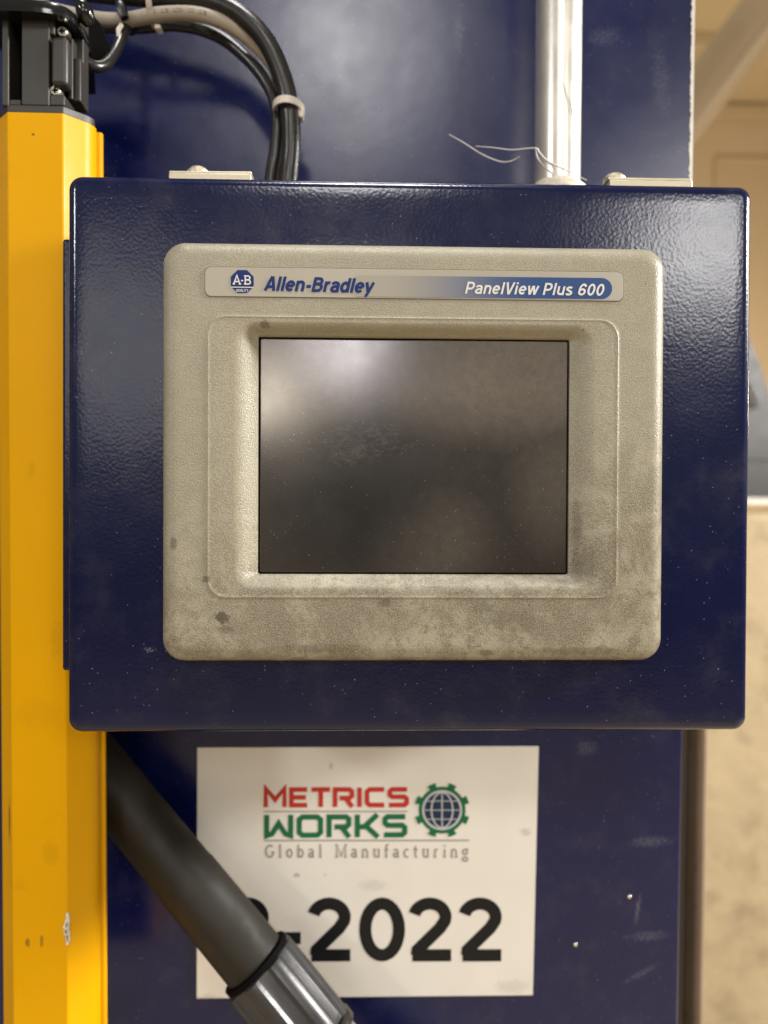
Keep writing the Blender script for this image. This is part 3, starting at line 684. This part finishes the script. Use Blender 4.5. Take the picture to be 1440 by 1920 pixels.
# chipped paint on the corner of the column
pts_ = [at(126 + 1.5*math.sin(i*.7), 1712 + i*4.2, CY-.0001) for i in range(15)]
ck = obj('paint_chip', tube(pts_, [.0003+.0011*(1-abs(i-7)/7.5)**.5*(1 + .25*math.sin(i*2.3)) for i in range(15)], 7), simple('chip_white', (.62,.57,.48), .6), e)
obj('chip_core', tube([p+np.array([.0001,-.0007,0]) for p in pts_[3:13]], [.0002+.0005*(1-abs(i-4.5)/5)**.5 for i in range(10)], 6), simple('chip_primer', (.22,.19,.15), .7), ck)

# ================================================================== CONDUIT
t = NT('galvanised_tube'); nn = t.noise(160, 4, .65, vec=t.scaled((1, 1, .3)))
m_pipe = t.fin(t.mix(nn, (.62,.58,.50), (.80,.77,.70)), t.ramp(t.noise(40, 5, .7), .3, .75, .28, .42), 0.80, t.bump(t.noise(320, 3), .05, .0006))
YP = .352
c0, c1 = at(1048.5, 0, YP), at(1045, 330, YP); rp = 42*K*YP*1.01
dv = (c0-c1)/np.linalg.norm(c0-c1)
boxtop = bw((0,.06,HH))[2]
base_ = c1 - dv*((c1[2]-boxtop)/dv[2])
e = empty('conduit_pipe', 'shiny galvanised conduit pipe rising from the top of the control box', 'pipe', base_)
obj('pipe', tube([base_+dv*.0004, base_+dv*.2, c0+dv*.12], rp, 40), m_pipe, e, smooth=60)
hb = at(1045, 347, YP)
obj('hub', tube([base_+dv*.0005, hb-dv*.004, hb-dv*.0022, hb-dv*.0018, hb], [rp+.0030, rp+.0030, rp+.0026, rp+.0008, rp+.0003], 32), simple('dusty_hub', (.62,.55,.44), .6, .2, .3, 400, .4, 600), e)
m_scr = simple('scratch_dark', (.16,.13,.09), .6)
for k in range(6):
    p = []
    for f in np.linspace(0, 1, 6):               # hairline scratches hugging the tube
        an = -.22 + .12*k + f*.24; z = at(0, 130 + 14*k, YP)[2] - f*(.008 + .002*(k % 3))
        p.append(c0 + dv*((z-c0[2])/dv[2]) + np.array([math.sin(an)*(rp+.00001), -math.cos(an)*(rp+.00001), 0]))
    obj('scratch', tube(p, .00006, 5), m_scr, e)

# ================================================================== CABLES
def cable(P, r, mat, label, name='cable', sub=10, n=18):
    pts = spline([at(*p) for p in P], sub); o = obj(name, tube(pts, r, n), mat, smooth=60, loc=pts[-1]); tag(o, label, 'cable'); return o, pts
_, bp = cable([(60,-30,.397),(180,-14,.392),(290,-5,.385),(375,0,.380),(440,22,.377),(495,72,.376),(528,140,.377),(543,205,.378),(546,270,.378),(541,335,.378),(530,440,.375),(522,470,.36)], .0046, m_rubber, 'thick glossy black cable bending down outside the grey cable')
_, gp = cable([(60,10,.392),(165,33,.386),(232,38,.383),(300,27,.379),(370,27,.378),(430,47,.379),(480,85,.382),(516,130,.386),(532,190,.3885),(535,260,.389),(530,335,.388),(520,440,.38),(515,470,.365)], .0034, m_grey, 'pale grey printed cable curving between two black cables')
_, sp_ = cable([(60,40,.402),(232,52,.398),(330,47,.394),(405,66,.391),(465,112,.388),(505,165,.385),(519,215,.383),(517,275,.382),(508,335,.381),(498,440,.376),(492,470,.36)], .0030, m_rubber, 'thinner black cable on the inside of the cable bend')
_, lp = cable([(140,60,.362),(152,100,.360),(172,123,.361),(196,122,.366),(216,98,.374),(230,66,.380),(240,44,.386),(250,34,.396)], .0026, m_rubber, 'short black cord looping from the black end cap to the cable bundle')
# printing along the grey cable
pts = np.array(gp); seg = np.linalg.norm(np.diff(pts, axis=0), axis=1); cum = np.concatenate([[0], np.cumsum(seg)])
def on(s):
    i = min(np.searchsorted(cum, s, 'right')-1, len(pts)-2); f = (s-cum[i])/seg[i]; p = pts[i]*(1-f)+pts[i+1]*f; d = pts[i+1]-pts[i]; return p, d/np.linalg.norm(d)
GL = {'A': SANS['A'], 'W': (.86,[[(.05,1),(.23,0)],[(.23,0),(.42,1)],[(.44,1),(.62,0)],[(.62,0),(.8,1)]]), 'M': (.8,[[(.1,0),(.1,1),(.4,.3),(.7,1),(.7,0)]]), 'I': (.28,[[(.14,0),(.14,1)]]), 'E': (.6,[[(.55,.9),(.1,.9),(.1,.1),(.55,.1)],[(.1,.5),(.5,.5)]]), '/': (.4,[[(.04,0),(.36,1)]]), ' ': (.5,[]), 'B': SANS['B']}
V, F = [], []; s0 = cum[int(np.argmin(np.linalg.norm(pts-at(268,34,.381),axis=1)))]; capm = .0019
x = 0
for ch in 'AWM  E  A/B  AWM  I/II  A/B':
    aw, stt = GL[ch]
    for P in stt:
        v, f = ribbon(P, .14); n = len(V)
        for a, b in v:
            p, d = on(s0 + (x+a)*capm*.95); up = np.cross(d, (0,1,0)); up /= np.linalg.norm(up)
            if up[2] < 0 and abs(up[2]) > .2: up = -up
            hgt = (b-.75)*capm; V.append(tuple(p + up*hgt + np.array([0,-1,0])*(math.sqrt(.0034**2-hgt**2)+.00008)))
        F += [tuple(i+n for i in g) for g in f]
    x += aw + .12
gc = bpy.data.objects['cable.001']; obj('printing', (V, F), m_ink, gc, smooth=0)
# cable ties
def loop(c, d, rx, ry, wdt, th, n=28):
    """flat strap wound round a bundle: centre c, bundle direction d"""
    c, d = np.array(c, float), np.array(d, float); d /= np.linalg.norm(d); a = np.cross(d, (0,1,0)); a /= np.linalg.norm(a); b = np.cross(d, a); R = []
    for i in range(n):
        t_ = 2*math.pi*i/n; u = a*math.cos(t_)*rx + b*math.sin(t_)*ry; o_ = a*math.cos(t_)*(rx+th) + b*math.sin(t_)*(ry+th)
        R.append([tuple(c+u-d*wdt/2), tuple(c+o_-d*wdt/2), tuple(c+o_+d*wdt/2), tuple(c+u+d*wdt/2)])
    V = [p for r in R for p in r]; F = []
    for i in range(n):
        j = (i+1) % n
        for q_ in range(4): F.append((4*i+q_, 4*i+(q_+1)%4, 4*j+(q_+1)%4, 4*j+q_))
    return V, F
c_ = at(541, 207, .3815)
e = empty('cable_tie', 'white cable tie round the vertical black cables above the control box', 'cable tie', c_, group='ties on the cable bundle')
obj('strap', loop(c_, (.02,0,1), .0068, .0105, .0034, .0009), m_tie, e, smooth=50)
a = at(563, 213, .379); obj('tie_head', bbox(a[0]-.0016, a[0]+.0016, .376, .381, a[2]-.0032, a[2]+.0026, .0008), m_tie, e)
c_ = at(290, 14, .384)
e = empty('cable_tie', 'white cable tie strapped upright over the grey cable at the top', 'cable tie', c_, group='ties on the cable bundle')
obj('strap', loop(c_, (1,0,-.06), .0078, .0105, .0026, .0008), m_tie, e, smooth=50)
a = at(293, 46, .378); obj('tie_head', bbox(a[0]-.0014, a[0]+.0014, .380, .385, a[2]-.0006, a[2]+.0016, .0005), m_tie, e)
c_ = at(236, 34, .386)
e = empty('cable_tie', 'black cable tie with cut tail holding the cord to the grey cable', 'cable tie', c_, group='ties on the cable bundle')
obj('strap', loop(c_, (1,0,.35), .0052, .0095, .003, .0009), m_blacktie, e, smooth=50)
a = at(228, 18, .376); obj('tie_head', tube([a+np.array([-.001,0,.003]), a, a+np.array([.0015,0,-.004])], [.0018,.0026,.002], 8), m_blacktie, e)
obj('tie_tail', tube([at(222,70,.376), at(222,56,.376), at(228,47,.377)], [.0009,.0012,.0012], 6), m_tie, e)

# stray threads of lint at the foot of the pipe
m_lint = simple('lint', (.62,.58,.55), .8)
for P, lb in (([(842,252,.36),(870,268,.355),(905,290,.352),(938,303,.35),(958,302,.348),(975,293,.347)], 'pale stray thread hanging lowest left of the pipe'),
              ([(892,274,.352),(925,277,.35),(960,281,.346),(1003,278,.338),(1012,287,.336),(1028,303,.336),(1060,318,.337),(1100,338,.34)], 'fine stray thread crossing the foot of the pipe'),
              ([(1004,276,.337),(1008,296,.337),(1020,312,.337),(1035,326,.338)], 'short wisp of lint on the left edge of the pipe foot')):
    pts = spline([at(*p) for p in P], 8)
    o = obj('thread', tube(pts, [.00034*math.sin(math.pi*(.12+.82*i/len(pts)))+.00008 for i in range(len(pts))], 6), m_lint, loc=pts[0]); tag(o, lb, 'thread', 'threads of lint by the pipe')

# ================================================================== BLACK WAND in front of the sign
t = NT('matt_black_tube'); m_wand = t.fin(t.mix(t.noise(50, 5, .65), (.012,.0095,.006), (.022,.018,.012)), t.ramp(t.noise(60, 4), .3, .7, .5, .7), 0.0, t.bump(t.noise(900, 3), .1, .0003), Specular_IOR_Level=.35)
t = NT('grey_moulded_collar'); m_coll = t.fin(t.mix(t.noise(70, 4), (.026,.025,.025), (.05,.049,.051)), t.ramp(t.noise(90, 4), .3, .7, .28, .40), 0.1, t.bump(t.noise(500, 3), .12, .0004))
m_nose = simple('light_grey_sleeve', (.26,.26,.29), .42, .3, .12, 90, .1)
A0, A1 = at(110, 1352, .398), at(492, 1820, .381)
d = (A1-A0)/np.linalg.norm(A1-A0)
e = empty('hose_wand', 'black tube with ribbed grey collar leaning across the white sign', 'hose wand', A1 + d*.14)
rw = .0152
obj('tube', tube([A0-d*.1, A0, A0+(A1-A0)*.62, A0+(A1-A0)*.64, A1+d*.012], [rw*.97, rw*.97, rw, rw*1.03, rw*1.06], 48), m_wand, e, smooth=60)
def ribs(a, i): 
    s = math.cos(a*8); return 1.0 + (.055*max(-1, min(1, s*2.2)))*(1 if 1 <= i <= 4 else 0.0)
A2 = A1 + d*.043
B0 = A1 - d*.004
obj('collar', tube([B0, B0+d*.0015, B0+d*.004, A2-d*.006, A2-d*.002, A2], [rw*1.08, rw*1.24, rw*1.27, rw*1.25, rw*1.22, rw*1.08], 80, True, ribs), m_coll, e, smooth=25)
obj('collar_lip', tube([B0-d*.0022, B0-d*.0018, B0+d*.0004], [rw*1.10, rw*1.22, rw*1.22], 48), m_slot, e, smooth=40)
obj('end_ring', tube([A2-d*.002, A2-d*.001, A2+d*.003, A2+d*.004], [rw*1.26, rw*1.30, rw*1.30, rw*1.18], 48), m_rubber, e, smooth=40)
obj('sleeve', tube([A2+d*.0025, A2+d*.05, A2+d*.14], [rw*1.14, rw*1.12, rw*1.12], 40), m_nose, e, smooth=60)
